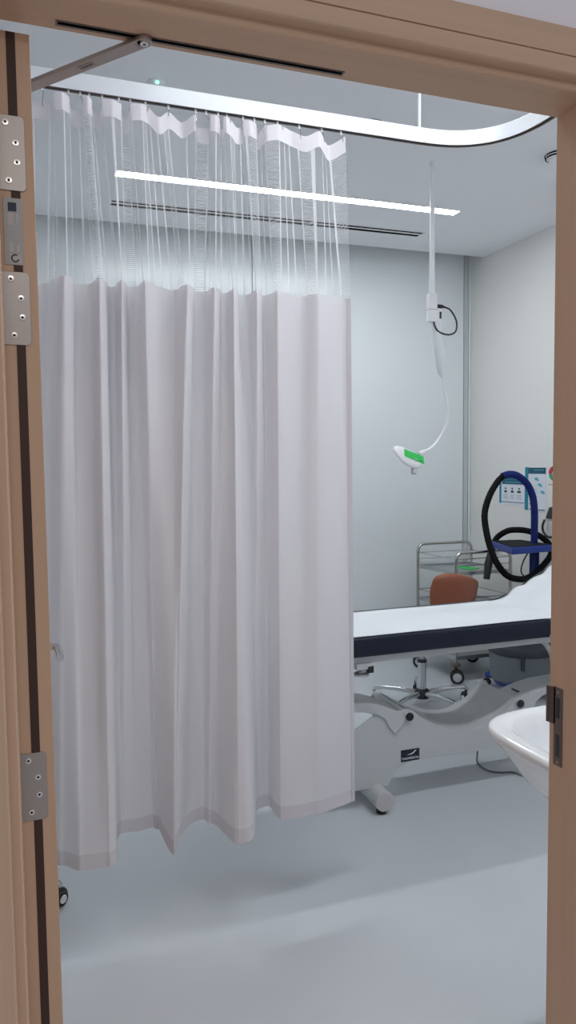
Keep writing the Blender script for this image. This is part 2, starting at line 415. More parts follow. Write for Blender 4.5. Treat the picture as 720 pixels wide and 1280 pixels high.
# low-pass cloth rows: hem folds open out as they fall
def row(z, i):
    if z >= Z2:
        k = (Z1 - z) / (Z1 - Z2); p = hd[i].lerp(md[i], max(0, k))
    else:
        k = (Z2 - z) / (Z2 - Z3); p = md[i].lerp(bt[i], k ** .9)
    return p
ulen = [0]
for i in range(1, Nc): ulen.append(ulen[-1] + (md[i] - md[i - 1]).length)
def panel(zs, topsag=False, botsag=False):
    bm = nb(); uvl = bm.loops.layers.uv.new('UVMap'); grid = []
    for j, z in enumerate(zs):
        t_ = j / (len(zs) - 1)
        r = []
        for i in range(Nc):
            p = row(z, i)
            s = sg[i] if (topsag and botsag) else sg[i] * (1 - t_) if topsag else 0
            r.append(bm.verts.new((p.x, p.y, z - s)))
        grid.append(r)
    for j in range(len(zs) - 1):
        for i in range(Nc - 1):
            f = bm.faces.new((grid[j][i], grid[j][i + 1], grid[j + 1][i + 1], grid[j + 1][i]))
            for lp, (a_, b_) in zip(f.loops, ((i, j), (i + 1, j), (i + 1, j + 1), (i, j + 1))): lp[uvl].uv = (ulen[a_], zs[b_])
    return bm
def lin(a, b, n): return [a + (b - a) * k / n for k in range(n + 1)]
t = empty('curtain', (.5, TY, Z3), 'long white hospital curtain with netted top hanging in folds', 'curtain')
obj('header_band', panel(lin(2.550, 2.502, 3), True, True), M['band'], t, angle=180, label='plain white band along the top edge')
obj('net_panel', panel(lin(2.502, Z2, 12), True), M['net'], t, angle=180, label='open net strip below the top band')
fp = obj('cloth_panel', panel(lin(Z2, .345, 40)), M['curtain'], t, angle=180, label='opaque white cloth')
obj('hem', panel(lin(.345, Z3, 3)), M['hem'], t, angle=180, label='doubled grey-white bottom hem')
bm = nb(); e = [row(z, Nc - 1) for z in lin(Z2, Z3, 24)]; e2 = [row(z, Nc - 5) for z in lin(Z2, Z3, 24)]
prev = None
for z, p, q in zip(lin(Z2, Z3, 24), e, e2):
    d_ = (q - p).normalized(); off = V((0, -.0025, 0))
    w = .015
    cur = [bm.verts.new((*(p + off).xy, z)), bm.verts.new((*(p + d_ * w + off).xy, z)), bm.verts.new((*(p + d_ * w + off * .3).xy, z))]
    if prev:
        for k in range(2): bm.faces.new((prev[k], prev[k + 1], cur[k + 1], cur[k]))
    prev = cur
obj('side_hem', bm, M['hem'], t)
hx = [.085, .156, .189, .214, .251, .299, .332, .377, .445, .529, .561, .599, .627, .679, .716, .750, .793, .866, .944, 1.012]
hb = None
for x in hx:
    i = min(range(Nc), key=lambda k: abs(hd[k].x - x) + abs(hd[k].y - TY) * .3)
    ztop = 2.552 - sg[i]
    p = [(x, TY, TZ + .004), (x, TY, TZ - .010), (x + .002, TY - .004, TZ - .015), (hd[i].x, hd[i].y - .002, ztop - .004), (hd[i].x + .001, hd[i].y - .003, ztop - .014)]
    bm = nb(); tube(bm, smooth_path(p, 4), .0013, 6, mi=0)
    box(bm, (x - .0025, TY - .0025, TZ - .012), (x + .0025, TY + .0025, TZ + .004), mi=1)
    obj('curtain_hook', bm, [M['steel'], M['white']], t)

# ================================================================== CEILING THINGS
def strip(y, label):
    t = empty('linear_ceiling_light', (1.53, y, ZC), label, 'ceiling light')
    bm = nb(); x0, x1 = .497, 2.53; w = .036
    for a_, b_ in (((x0 - .01, y - w - .008), (x1 + .01, y - w)), ((x0 - .01, y + w), (x1 + .01, y + w + .008)), ((x0 - .01, y - w), (x0, y + w)), ((x1, y - w), (x1 + .01, y + w))):
        box(bm, (*a_, ZC - .003), (*b_, ZC + .0005))
    obj('frame', bm, M['white'], t, smooth=False)
    obj('diffuser', box(nb(), (x0, y - w, ZC - .0022), (x1, y + w, ZC + .0005)), M['strip'], t, smooth=False, label='glowing white diffuser')
strip(3.992, 'long glowing white strip light across the ceiling behind the curtain')
strip(1.62, 'long glowing white strip light across the ceiling near the doorway')
t = empty('ceiling_air_vent', (1.53, 4.44, ZC), 'long narrow ceiling vent with two dark slots beside the strip light', 'air vent')
bm = nb(); x0, x1 = .52, 2.535
for y0, y1 in ((4.388, 4.396), (4.424, 4.444), (4.482, 4.492)): box(bm, (x0, y0, ZC - .004), (x1, y1, ZC + .001))
for x in (x0 - .006, x1): box(bm, (x, 4.388, ZC - .004), (x + .006, 4.492, ZC + .001))
obj('frame', bm, M['white'], t, smooth=False)
for y0, y1 in ((4.396, 4.424), (4.444, 4.482)):
    obj('slot', box(nb(), (x0, y0, ZC - .0015), (x1, y1, ZC + .001)), M['hole'], t, smooth=False, label='dark slot')
def disc_thing(name, c, r, h, label, cat):
    t = empty(name, c, label, cat)
    obj('body', lathe(nb(), [(.001, -h), (r * .7, -h), (r * .95, -h * .6), (r, -h * .15), (r, .0)], c, 'Z', 36), M['ceil'], t)
    return t
t = disc_thing('ceiling_sensor', (.541, 3.018, ZC), .035, .012, 'small round ceiling sensor with a tiny green light', 'sensor')
obj('indicator', lathe(nb(), [(.001, -.016), (.006, -.015), (.007, -.011)], (.541, 2.992, ZC), 'Z', 12), M['led_green'], t, label='tiny green light')
obj('lens', lathe(nb(), [(.001, -.013), (.004, -.0125), (.0045, -.008)], (.505, 3.03, ZC), 'Z', 10), M['drum'], t)
t = disc_thing('ceiling_sprinkler', (1.052, 3.04, ZC), .03, .006, 'small pale sprinkler plate on the ceiling above the curtain rail', 'sprinkler')
for dx, dy in ((-.022, -.005), (.006, .004), (.034, .004)):
    obj('pin', lathe(nb(), [(.001, -.014), (.004, -.013), (.0042, .0)], (1.052 + dx, 3.045 + dy, ZC), 'Z', 10), M['drum'], t)
t = disc_thing('round_ceiling_plate', (1.515, 3.09, ZC), .058, .008, 'round flush ceiling plate with a thin dark edge above the curtain rail', 'ceiling plate')
bm = nb(); lathe(bm, [(.058, -.0015), (.0625, -.0015), (.0625, .0), (.058, .0)], (1.515, 3.09, ZC), 'Z', 40)
obj('gap_ring', bm, M['drum'], t)  # thin dark grey ring round the plate rim
t = disc_thing('smoke_alarm', (2.535, 3.085, ZC), .062, .034, 'white round ceiling smoke alarm with black slots by the right door jamb', 'smoke alarm')
for zz, rr in ((-.008, .0624), (-.020, .0600)):
    bm = nb()
    for k in range(4):
        a0 = math.radians(k * 90 + 170); a1 = math.radians(k * 90 + 250)
        arc = [V((2.535 + rr * math.cos(a_), 3.085 + rr * math.sin(a_), ZC + zz)) for a_ in lin(a0, a1, 8)]
        tube(bm, arc, .0035, 6)
    obj('slot_ring', bm, M['hole'], t, label='black slots')

# ================================================================== EXAMINATION LAMP hung from ceiling
LY = 3.37
t = empty('pendant_lamp', (2.0, LY, ZC), 'white lamp on a bent hose under a ceiling pole', 'lamp')
obj('ceiling_mount', lathe(nb(), [(.012, -.03), (.015, -.02), (.019, -.006), (.020, 0)], (2.0, LY, ZC), 'Z', 24), M['white'], t)
obj('pole', tube(nb(), [(1.996, LY, 2.985), (1.993, LY, 2.33)], [.011, .0145], 16), M['white'], t)
bm = nb(); box(bm, (1.970, LY - .018, 2.205), (2.016, LY + .018, 2.347))
cb = obj('control_box', bm, M['white'], t, bevel=.004)
obj('seam', box(nb(), (1.9695, LY - .0185, 2.266), (2.0165, LY + .0185, 2.268)), M['drum'], cb, smooth=False)
bm = nb(); box(bm, (2.016, LY - .012, 2.16), (2.045, LY + .012, 2.272))
obj('side_box', bm, M['white'], t, bevel=.004)
bm = nb(); box(bm, (2.030, LY - .0135, 2.222), (2.042, LY - .011, 2.258))
obj('button', bm, M['black'], t, bevel=.002)
bm = nb(); tube(bm, [(2.014, LY, 2.288), (2.05, LY, 2.287)], .010, 12); tube(bm, [(2.05, LY, 2.287), (2.068, LY, 2.285)], [.009, .005], 12)
obj('plug', bm, M['black'], t)
cab = smooth_path([(2.06, LY, 2.286), (2.095, LY - .01, 2.270), (2.128, LY - .015, 2.215), (2.120, LY - .02, 2.160), (2.075, LY - .02, 2.142), (2.02, LY - .02, 2.155), (1.997, LY - .02, 2.185), (1.997, LY - .012, 2.205)], 8)
obj('cable', tube(nb(), cab, .0045, 8), M['black'], t, label='black looped cable')
bm = nb(); tube(bm, [(2.012, LY, 2.205), (2.03, LY, 2.10), (2.048, LY, 1.99), (2.053, LY, 1.945), (2.055, LY, 1.925)], [.020, .024, .027, .020, .006], 18)
obj('joint_sleeve', bm, M['sleeve'], t, label='pale tapering sleeve')
hs = smooth_path([(2.055, LY, 1.93), (2.066, LY, 1.86), (2.080, LY, 1.80), (2.088, LY, 1.735), (2.072, LY, 1.665), (2.030, LY, 1.60), (1.975, LY - .02, 1.560), (1.925, LY - .03, 1.538)], 8)
obj('hose', tube(nb(), hs, [.004 if i < 10 else .0075 for i in range(len(hs))], 12), M['white'], t)
# fan shaped lamp head
cen = V((1.83, 3.32, 1.515))
ux = V((.90, -.10, -.36)).normalized(); un = V((-.1, -.62, .78)); un = (un - ux * un.dot(ux)).normalized(); uy = un.cross(ux)
fan = spl2([(-.082, .034), (-.055, .056), (-.01, .055), (.04, .046), (.085, .026), (.085, -.012), (.05, -.056), (.0, -.066), (-.045, -.045), (-.078, .0)], 4, True)
bm = nb(); rings = []
for k, h in ((.0, -.018), (.75, -.018), (1, -.007), (1, .004), (.8, .014), (0.0, .017)):
    if k == 0: rings.append([bm.verts.new(cen + un * h)]); continue
    rings.append([bm.verts.new(cen + ux * x * k + uy * y * k + un * h) for x, y in fan])
n = len(fan)
for k in range(n): bm.faces.new((rings[0][0], rings[1][k], rings[1][(k + 1) % n])); bm.faces.new((rings[-1][0], rings[-2][k], rings[-2][(k + 1) % n]))
for a_, b_ in zip(rings[1:-1], rings[2:-1]):
    for k in range(n): bm.faces.new((a_[k], a_[(k + 1) % n], b_[(k + 1) % n], b_[k]))
lh = obj('lamp_head', bm, M['white'], t, angle=60)
R = Matrix((ux, uy, un)).transposed()
bm = nb(); boxr(bm, cen + ux * .022 + un * .0178, (.112, .058, .003), R)
gl = obj('green_label', bm, M['green'], lh, smooth=False, label='bright green label')
bm = nb(); boxr(bm, cen + ux * .060 - uy * .018 + un * .0198, (.014, .004, .001), R)
obj('label_mark', bm, M['ink'], lh, smooth=False)
obj('collar', tube(nb(), [(1.935, LY - .03, 1.545), (1.895, 3.33, 1.527)], [.010, .016], 14), M['white'], t)
obj('grip', tube(nb(), [(1.853, 3.300, 1.505), (1.840, 3.285, 1.432)], [.0145, .013], 14), M['grey_cap'], lh, label='grey grip below the lamp head')

# ================================================================== TREATMENT BED
BY0, BY1 = 2.68, 3.19
t = empty('treatment_bed', (1.8, 2.93, 0), 'white treatment bed with navy padded top and sculpted base', 'bed')
poly = [(1.18, .09), (1.18, .30), (1.291, .362), (1.374, .408), (1.45, .414), (1.54, .418), (1.568, .405)] + spl2([(1.585, .388), (1.619, .362), (1.70, .319), (1.76, .297), (1.824, .286), (1.88, .283), (1.929, .288), (1.99, .310), (2.037, .334), (2.095, .388)], 4) + [(2.115, .402), (2.145, .395), (2.157, .37), (2.15, .32), (2.20, .27), (2.45, .23), (2.62, .20), (2.62, .165), (2.45, .166), (1.93, .176), (1.66, .183)] + spl2([(1.60, .1845), (1.545, .180), (1.5, .163), (1.468, .135), (1.442, .09)], 4)
bm = nb(); prism(bm, poly, 2.80, 2.808)
tr_ = [(1.555, .402)] + spl2([(1.585, .386), (1.619, .360), (1.70, .317), (1.76, .295), (1.824, .284), (1.88, .281), (1.929, .286), (1.99, .308), (2.037, .332), (2.095, .386)], 4) + [(2.112, .398)]
prism(bm, tr_ + [(x, z - .008) for x, z in tr_[::-1]], 2.807, 3.10)
far = [(1.50, .20)] + tr_ + [(2.145, .395), (2.157, .37), (2.15, .32), (2.20, .27), (2.45, .23), (2.62, .20), (2.62, .165), (2.45, .166), (1.93, .176), (1.66, .183), (1.55, .185)]
prism(bm, far, 3.093, 3.10)
base = obj('base_shell', bm, M['white_steel'], t, bevel=.0025, label='sculpted white steel base')
for x in (1.40, 2.5):
    obj('cross_beam', box(nb(), (x - .02, 2.808, .07), (x + .02, 3.10, .16)), M['white_steel'], t, bevel=.003)
for x in (1.386, 2.52):
    lg = obj('cross_foot', tube(nb(), [(x, 2.722, .062), (x, 3.16, .062)], .042, 32), M['white_steel'], t, bevel=.002)
    obj('end_cap', lathe(nb(), [(.001, -.003), (.040, -.003), (.043, 0)], (x, 2.722, .062), 'Y', 32), M['grey_cap'], lg)
    for y in (2.755, 3.13):
        obj('levelling_foot', lathe(nb(), [(.001, 0), (.021, 0), (.022, .012), (.012, .016), (.012, .03)], (x, y, 0), 'Z', 20), M['black'], lg, label='black rubber foot')
la = [(.98, .425), (1.08, .445), (1.28, .437), (1.328, .431), (1.385, .414), (1.423, .391), (1.446, .346), (1.473, .316), (1.505, .345), (1.525, .375), (1.53, .392), (1.515, .400)] + spl2([(1.49, .414), (1.404, .453), (1.33, .473), (1.25, .480), (1.10, .485), (.98, .48)], 3)
obj('lift_arm', prism(nb(), la, 2.79, 2.95), M['white_steel'], t, bevel=.004)
ra = spl2([(2.100, .388), (2.118, .398), (2.16, .410), (2.22, .424), (2.30, .435), (2.42, .440), (2.55, .45), (2.66, .47)], 3) + [(2.66, .43)] + spl2([(2.55, .415), (2.42, .412), (2.30, .409), (2.235, .390), (2.195, .352), (2.172, .305), (2.16, .285)], 3) + [(2.145, .30), (2.12, .345)]
obj('lift_arm', prism(nb(), ra, 2.79, 2.95), M['white_steel'], t, bevel=.004)
for x0 in (1.00, 2.576): obj('lift_link', box(nb(), (x0, 2.82, .43), (x0 + .08, 2.93, .67)), M['white_steel'], t, bevel=.005)
for x, z in ((1.540, .388), (2.116, .375)):
    ax = obj('pivot_axle', tube(nb(), [(x, 2.783, z), (x, 3.125, z)], .016, 18), M['white_steel'], t)
    obj('axle_cap', lathe(nb(), [(.006, -.006), (.015, -.005), (.0185, 0), (.0185, .004)], (x, 2.782, z), 'Y', 24), M['black'], ax, label='black round axle cap')
bm = nb(); boxr(bm, V((2.150, 2.87, .4095)), (.010, .05, .004), Matrix.Rotation(-.3, 3, 'Y'))
obj('slot_marker', bm, M['black'], t, smooth=False)
bm = nb(); box(bm, (1.505, 2.796, .186), (1.594, 2.801, .237), mi=0)
bmesh.ops.transform(bm, matrix=Matrix.Identity(4), verts=bm.verts)
pl = obj('nameplate', bm, M['navy'], t, smooth=False, label='navy nameplate with white bird mark and lettering')
bm = nb()
prism(bm, [(1.532, .2135), (1.549, .2155), (1.559, .2160), (1.568, .222), (1.579, .2315), (1.572, .2315), (1.562, .2235), (1.556, .2195), (1.547, .2185)], 2.7950, 2.7965)
obj('emblem', bm, M['white'], pl, smooth=False)
cu = bpy.data.curves.new('lettering', 'FONT'); cu.body = 'THADMEDICAL'; cu.size = .0145; cu.align_x = 'CENTER'; cu.extrude = .0004
tmp = bpy.data.objects.new('tmp_text', cu); C.objects.link(tmp); bpy.context.view_layer.update()
me = bpy.data.meshes.new_from_object(tmp.evaluated_get(bpy.context.evaluated_depsgraph_get()))
bpy.data.objects.remove(tmp)
bm = nb(); bm.from_mesh(me); bpy.data.meshes.remove(me)
bmesh.ops.transform(bm, matrix=Matrix.Translation((1.549, 2.7955, .1945)) @ Matrix.Rotation(PI / 2, 4, 'X') @ Matrix.Diagonal((.86, 1, 1, 1)), verts=bm.verts)
obj('lettering', bm, M['white'], pl, smooth=False)
# frame under the pads
bm = nb()
for y in (2.715, 3.125): box(bm, (.72, y, .668), (2.24, y + .035, .70))
box(bm, (.72, 2.715, .664), (.76, 3.16, .699)); box(bm, (1.5, 2.73, .67), (1.54, 3.13, .695)); box(bm, (2.2, 2.73, .662), (2.25, 3.13, .699)); box(bm, (2.56, 2.76, .655), (2.74, 3.1, .69))
box(bm, (2.2, 2.78, .662), (2.74, 2.86, .69)); box(bm, (2.2, 3.05, .662), (2.74, 3.09, .69))
obj('bed_frame', bm, M['white_steel'], t, bevel=.003)
def pad(profile, y0, y1, th, r=.014):
    """profile: centre line along x of the top, list (x,z); th thickness, edges rounded along y"""
    sec = []
    for cy, cz, a0 in ((y0 + r, -th + r, 180), (y0 + r, -r, 90 + 90), (y1 - r, -r, 90), (y1 - r, -th + r, 0)): pass
    for k in range(5): a_ = math.radians(270 - 22.5 * k); sec.append((y0 + r + r * math.cos(a_), -th + r + r * math.sin(a_)))
    for k in range(5): a_ = math.radians(180 - 22.5 * k); sec.append((y0 + r + r * math.cos(a_), -r + r * math.sin(a_)))
    for k in range(5): a_ = math.radians(90 - 22.5 * k); sec.append((y1 - r + r * math.cos(a_), -r + r * math.sin(a_)))
    for k in range(5): a_ = math.radians(0 - 22.5 * k); sec.append((y1 - r + r * math.cos(a_), -th + r + r * math.sin(a_)))
    bm = nb(); rings = []; P = [V((x, 0, z)) for x, z in profile]
    for i, p in enumerate(P):
        tg = (P[min(i + 1, len(P) - 1)] - P[max(i - 1, 0)]).normalized(); nn = V((-tg.z, 0, tg.x))
        rings.append([bm.verts.new(V((p.x, y, p.z)) + nn * h) for y, h in sec])
    for a_, b_ in zip(rings, rings[1:]):
        for k in range(len(sec)): bm.faces.new((a_[k], a_[(k + 1) % len(sec)], b_[(k + 1) % len(sec)], b_[k]))
    bm.faces.new(rings[0]); bm.faces.new(rings[-1][::-1])
    return bm
ZT = .785
obj('seat_pad', pad([(.70, ZT - .012), (.712, ZT - .003), (.73, ZT), (1.5, ZT), (2.18, ZT - .001), (2.2, ZT - .004)], BY0, BY1, .084), M['navy'], t, label='navy vinyl pad')
back = [(2.205, ZT - .004), (2.26, ZT + .003), (2.31, ZT + .018), (2.40, ZT + .058), (2.50, ZT + .108), (2.62, ZT + .165), (2.78, ZT + .24)]
obj('back_pad', pad([(p.x, p.y) for p in smooth_path([(x, z, 0) for x, z in back], 4)], BY0, BY1, .075), M['navy'], t, label='navy vinyl head section, raised')
for y in (2.82, 3.05): obj('back_strut', tube(nb(), [(2.52, y, .68), (2.62, y, .87)], .01, 10), M['steel'], t)
# corner bracket under the near edge
bm = nb(); box(bm, (1.25, 2.70, .645), (1.32, 2.76, .672)); box(bm, (1.278, 2.715, .628), (1.302, 2.75, .65)); 
br = obj('corner_bracket', bm, M['white_steel'], t, bevel=.003)
obj('bracket_disc', lathe(nb(), [(.001, 0), (.031, 0), (.033, .004), (.031, .008), (.001, .008)], (1.288, 2.74, .612), 'Z', 28), M['grey_cap'], br)
obj('bracket_stem', tube(nb(), [(1.288, 2.74, .618), (1.288, 2.74, .64)], .010, 12), M['white_steel'], br)
obj('bracket_end', box(nb(), (1.300, 2.698, .629), (1.327, 2.73, .657)), M['black'], br, bevel=.003, label='square black bracket end')
bm = nb(); tube(bm, fillet([(2.17, 2.76, .672), (2.22, 2.76, .665), (2.27, 2.76, .60), (2.28, 2.76, .50)], .04), .012, 12)
obj('side_bracket', bm, M['white_steel'], t)

# white sheet spread over the pads
sheet_prof = [(p.x, p.y) for p in smooth_path([(x, z, 0) for x, z in [(.78, ZT), (1.5, ZT), (2.0, ZT), (2.15, ZT)] + [(x, z + .002) for x, z in back]], 8)]
bm = nb(); top = []; nY = 14
for i, (x, z) in enumerate(sheet_prof):
    r = []
    a0, a1 = sheet_prof[max(i - 1, 0)], sheet_prof[min(i + 1, len(sheet_prof) - 1)]
    tg = V((a1[0] - a0[0], 0, a1[1] - a0[1])).normalized(); nn = V((-tg.z, 0, tg.x))
    far = 3.136 + .004 * math.sin(x * 9)
    for j in range(nY + 1):
        y = 2.689 + (far - 2.689) * j / nY
        h = .0034 + .0010 * math.sin(x * 14 + y * 9) * (1 if 0 < j < nY else .3)
        if x > 2.25: h += .004 * (1 + math.sin(x * 26 + y * 15)) * (j / nY)
        if x > 2.30 and j >= nY - 2: h += (.012 * abs(math.sin((x - 2.3) * 30))) * (j - nY + 3) / 3
        r.append(bm.verts.new(V((x, y, z)) + nn * h))
    top.append(r)
for a_, b_ in zip(top, top[1:]):
    for j in range(nY): bm.faces.new((a_[j], a_[j + 1], b_[j + 1], b_[j]))
sh = obj('bed_sheet', bm, M['sheet'], None)
md_ = sh.modifiers.new('thick', 'SOLIDIFY'); md_.thickness = .0015; md_.offset = 1
tag(sh, 'white sheet spread over the navy bed pads, creased at the raised head', 'sheet')

# ================================================================== CASTER helper
def caster(parent, x, y, r, ang, ztop, twin=True, tyre='black', hub='white'):
    dx, dy = math.cos(ang), math.sin(ang)
    c = V((x + dx * r * .5, y + dy * r * .5, r))
    axv = V((-dy, dx, 0))
    k = obj('caster', lathe(nb(), [(.004, -.011), (r * .35, -.013), (r * .9, -.011), (r, -.006), (r, .006), (r * .9, .011), (r * .35, .013), (.004, .011)], c, (V((dx, dy, 0)), V((0, 0, 1)), axv), 24), M[tyre], parent)
    obj('hub', lathe(nb(), [(.001, -.016), (r * .55, -.014), (r * .62, -.011), (r * .62, .011), (r * .55, .014), (.001, .016)], c, (V((dx, dy, 0)), V((0, 0, 1)), axv), 20), M[hub], k)
    bm = nb(); tube(bm, [(x, y, r * 1.3), (x, y, ztop)], .008, 10)
    hood = [c + V((dx, dy, 0)) * math.cos(a_) * r * 1.12 + V((0, 0, 1)) * math.sin(a_) * r * 1.12 for a_ in lin(math.radians(15), math.radians(165), 8)]
    tube(bm, hood, .010, 8, flat=.35)
    obj('fork', bm, M['black'], k)
    return k

# ================================================================== BROWN CHAIR
def star(t, cx, cy, R_, rot, n=5, chrome='chrome'):
    obj('hub', lathe(nb(), [(.02, .055), (.045, .058), (.045, .10), (.035, .112), (.02, .115)], (cx, cy, 0), 'Z', 28), M['black'], t, label='black base hub')
    for k in range(n):
        a_ = rot + 2 * PI * k / n; d_ = V((math.cos(a_), math.sin(a_), 0))
        p = [V((cx, cy, .085)) + d_ * .035, V((cx, cy, .098)) + d_ * R_ * .5, V((cx, cy, .095)) + d_ * R_ * .88, V((cx, cy, .075)) + d_ * R_]
        lg = obj('base_arm', tube(nb(), smooth_path(p, 5), [.018 - .008 * i / 15 for i in range(16)], 12), M[chrome], t, label='chrome base arm')
        q = V((cx, cy, 0)) + d_ * R_ * .96
        caster(lg, q.x, q.y, .025, a_ + .8 + k, .08)
CX, CY = 2.235, 3.89
t = empty('office_chair', (CX, CY, 0), 'tan leather chair with chrome star base behind the bed', 'chair')
star(t, CX, CY, .31, math.radians(-76))
obj('gas_lift', tube(nb(), [(CX, CY, .10), (CX, CY, .285), (CX, CY, .2851), (CX, CY, .47)], [.026, .025, .014, .014], 18), M['chrome'], t, label='chrome column')
obj('lift_collar', lathe(nb(), [(.02, .275), (.03, .278), (.03, .292), (.018, .295)], (CX, CY, 0), 'Z', 20), M['black'], t)
bm = nb(); box(bm, (CX - .08, CY - .07, .445), (CX + .08, CY + .07, .48)); tube(bm, [(CX + .05, CY, .46), (CX + .17, CY - .05, .455)], .006, 8)
obj('seat_plate', bm, M['black'], t, bevel=.004)
def cushion(outline, place, th, dome=.02):
    bm = nb(); rings = []
    cx = sum(p[0] for p in outline) / len(outline); cz = sum(p[1] for p in outline) / len(outline)
    for k, h in ((0, th * .5 + dome), (.5, th * .5 + dome * .75), (.85, th * .5), (.96, th * .3), (1, 0), (.96, -th * .3), (.85, -th * .5), (.5, -th * .5), (0, -th * .5)):
        if k == 0: rings.append([bm.verts.new(place(cx, cz, h))]); continue
        rings.append([bm.verts.new(place(cx + (x - cx) * k, cz + (z - cz) * k, h)) for x, z in outline])
    n = len(outline)
    for k in range(n):
        bm.faces.new((rings[0][0], rings[1][k], rings[1][(k + 1) % n])); bm.faces.new((rings[-1][0], rings[-2][k], rings[-2][(k + 1) % n]))
    for a_, b_ in zip(rings[1:-1], rings[2:-1]):
        for k in range(n): bm.faces.new((a_[k], a_[(k + 1) % n], b_[(k + 1) % n], b_[k]))
    return bm
so = [(CX + .05 + .22 * math.cos(a_) * (1 - .08 * math.cos(2 * a_)), CY + .02 + .21 * math.sin(a_)) for a_ in lin(0, 2 * PI, 36)[:-1]]
obj('seat', cushion(so, lambda x, y, h: V((x, y, .515 + h)), .06, .01), M['leather'], t, label='tan leather seat')
bo = spl2([(2.190, .735), (2.198, .790), (2.215, .828), (2.26, .846), (2.34, .841), (2.44, .815), (2.512, .788), (2.545, .765), (2.545, .735), (2.520, .670), (2.49, .61), (2.43, .592), (2.30, .590), (2.22, .60), (2.196, .66)], 5, True)
def bplace(x, z, h):
    u = (x - 2.36) / .17
    return V((x, 3.70 - h + .055 * u * u - .10 * (z - .60) + .02 * u, z))
obj('backrest', cushion(bo, bplace, .05, .012), M['leather'], t, label='tan leather backrest')
obj('back_support', tube(nb(), smooth_path([(CX + .08, CY - .05, .46), (CX + .11, 3.72, .47), (CX + .12, 3.685, .55), (CX + .12, 3.705, .64)], 6), .014, 10, flat=.5), M['black'], t)

# rolling stool behind door, one caster showing
t = empty('rolling_stool', (-.20, 2.56, 0), 'wheeled stool behind the open door, only one black caster showing', 'stool')
star(t, -.20, 2.56, .27, math.radians(-5))
obj('gas_lift', tube(nb(), [(-.2, 2.56, .10), (-.2, 2.56, .46)], .022, 16), M['chrome'], t)
so = [(-.2 + .17 * math.cos(a_), 2.60 + .17 * math.sin(a_)) for a_ in lin(0, 2 * PI, 36)[:-1]]
obj('seat', cushion(so, lambda x, y, h: V((x, y, .49 + h)), .06, .01), M['navy'], t)

# ================================================================== STEEL TROLLEY
t = empty('steel_trolley', (2.9, 4.45, 0), 'stainless steel wheeled trolley with looped end handles in back corner', 'trolley')
NL, NR, FL, FR = V((2.690, 4.235, 0)), V((3.115, 4.225, 0)), V((2.655, 4.68, 0)), V((3.09, 4.66, 0))
def U(a_, b_, h):
    z = V((0, 0, 1))
    return fillet([a_ + z * .13, a_ + z * h, b_ + z * h, b_ + z * .13], .06, 8)
for a_, b_, h in ((NL, NR, .878), (FL, FR, .897)):
    obj('end_loop', tube(nb(), U(a_, b_, h), .0115, 14), M['tube_steel'], t, label='bent stainless end frame')
def lerp4(u, w): return NL.lerp(NR, u).lerp(FL.lerp(FR, u), w)
for z in (.735, .50, .16):
    bm = nb()
    cs = [lerp4(u, w) for u, w in ((.03, .03), (.97, .03), (.97, .97), (.03, .97))]
    prism(bm, [(p.x, p.y) for p in cs], z, z + .004, 'Z')
    for p, q in zip(cs, cs[1:] + cs[:1]):
        d_ = (q - p).normalized(); m_ = (p + q) / 2 + V((0, 0, z + .001))
        boxr(bm, m_, ((q - p).length, .008, .026), Matrix((d_, V((0, 0, 1)).cross(d_), V((0, 0, 1)))).transposed())
    sf = obj('shelf', bm, M['shelf_steel'], t, smooth=False)
    bm = nb()
    rails = (.055, .10) if z > .6 else (.07,)
    for hz_ in rails:
        for p, q in ((NL, NR), (FL, FR), (NL, FL), (NR, FR)):
            if p in (NL, NR) and q in (FL, FR) and hz_ == .055: continue
            tube(bm, [p + V((0, 0, z + hz_)), q + V((0, 0, z + hz_))], .0035, 8)
    obj('guard_rail', bm, M['tube_steel'], sf)
for p, a_ in ((NL, 2.2), (NR, 1.0), (FL, 2.6), (FR, .6)):
    k = obj('bumper', lathe(nb(), [(.012, .112), (.032, .115), (.034, .125), (.03, .135), (.012, .138)], (p.x, p.y, 0), 'Z', 20), M['steel_dark'], t)
    c = V((p.x, p.y - .02, .046))
    wa = (V((math.cos(-.5), math.sin(-.5), 0)), V((0, 0, 1)), V((-math.sin(-.5), math.cos(-.5), 0)))
    wh = obj('caster', nb(), M['black'], t)
    bm = nb()
    for s_ in (-.017, .017):
        lathe(bm, [(.01, s_ - .010), (.036, s_ - .011), (.046, s_ - .007), (.046, s_ + .007), (.036, s_ + .011), (.01, s_ + .010)], c, wa, 24, mi=0)
        lathe(bm, [(.001, s_ - .0125), (.028, s_ - .012), (.032, s_ - .009), (.032, s_ + .009), (.028, s_ + .012), (.001, s_ + .0125)], c, wa, 20, mi=1)
    tube(bm, [c + V((0, 0, .02)), V((p.x, p.y, .115))], .010, 10, mi=0)
    org = ORG[t]; bmesh.ops.translate(bm, verts=bm.verts, vec=-org); bmesh.ops.recalc_face_normals(bm, faces=bm.faces)
    bm.to_mesh(wh.data); bm.free(); wh.data.materials.append(M['tyre'])
    for f in wh.data.polygons: f.use_smooth = True
    wh.data.set_sharp_from_angle(angle=.7)
bm = nb(); box(bm, (2.865, 4.36, .7395), (2.955, 4.50, .7435), rz=.15)
tag(obj('green_card', bm, M['green'], None, bevel=.001), 'small bright green card lying on the top trolley shelf', 'card')

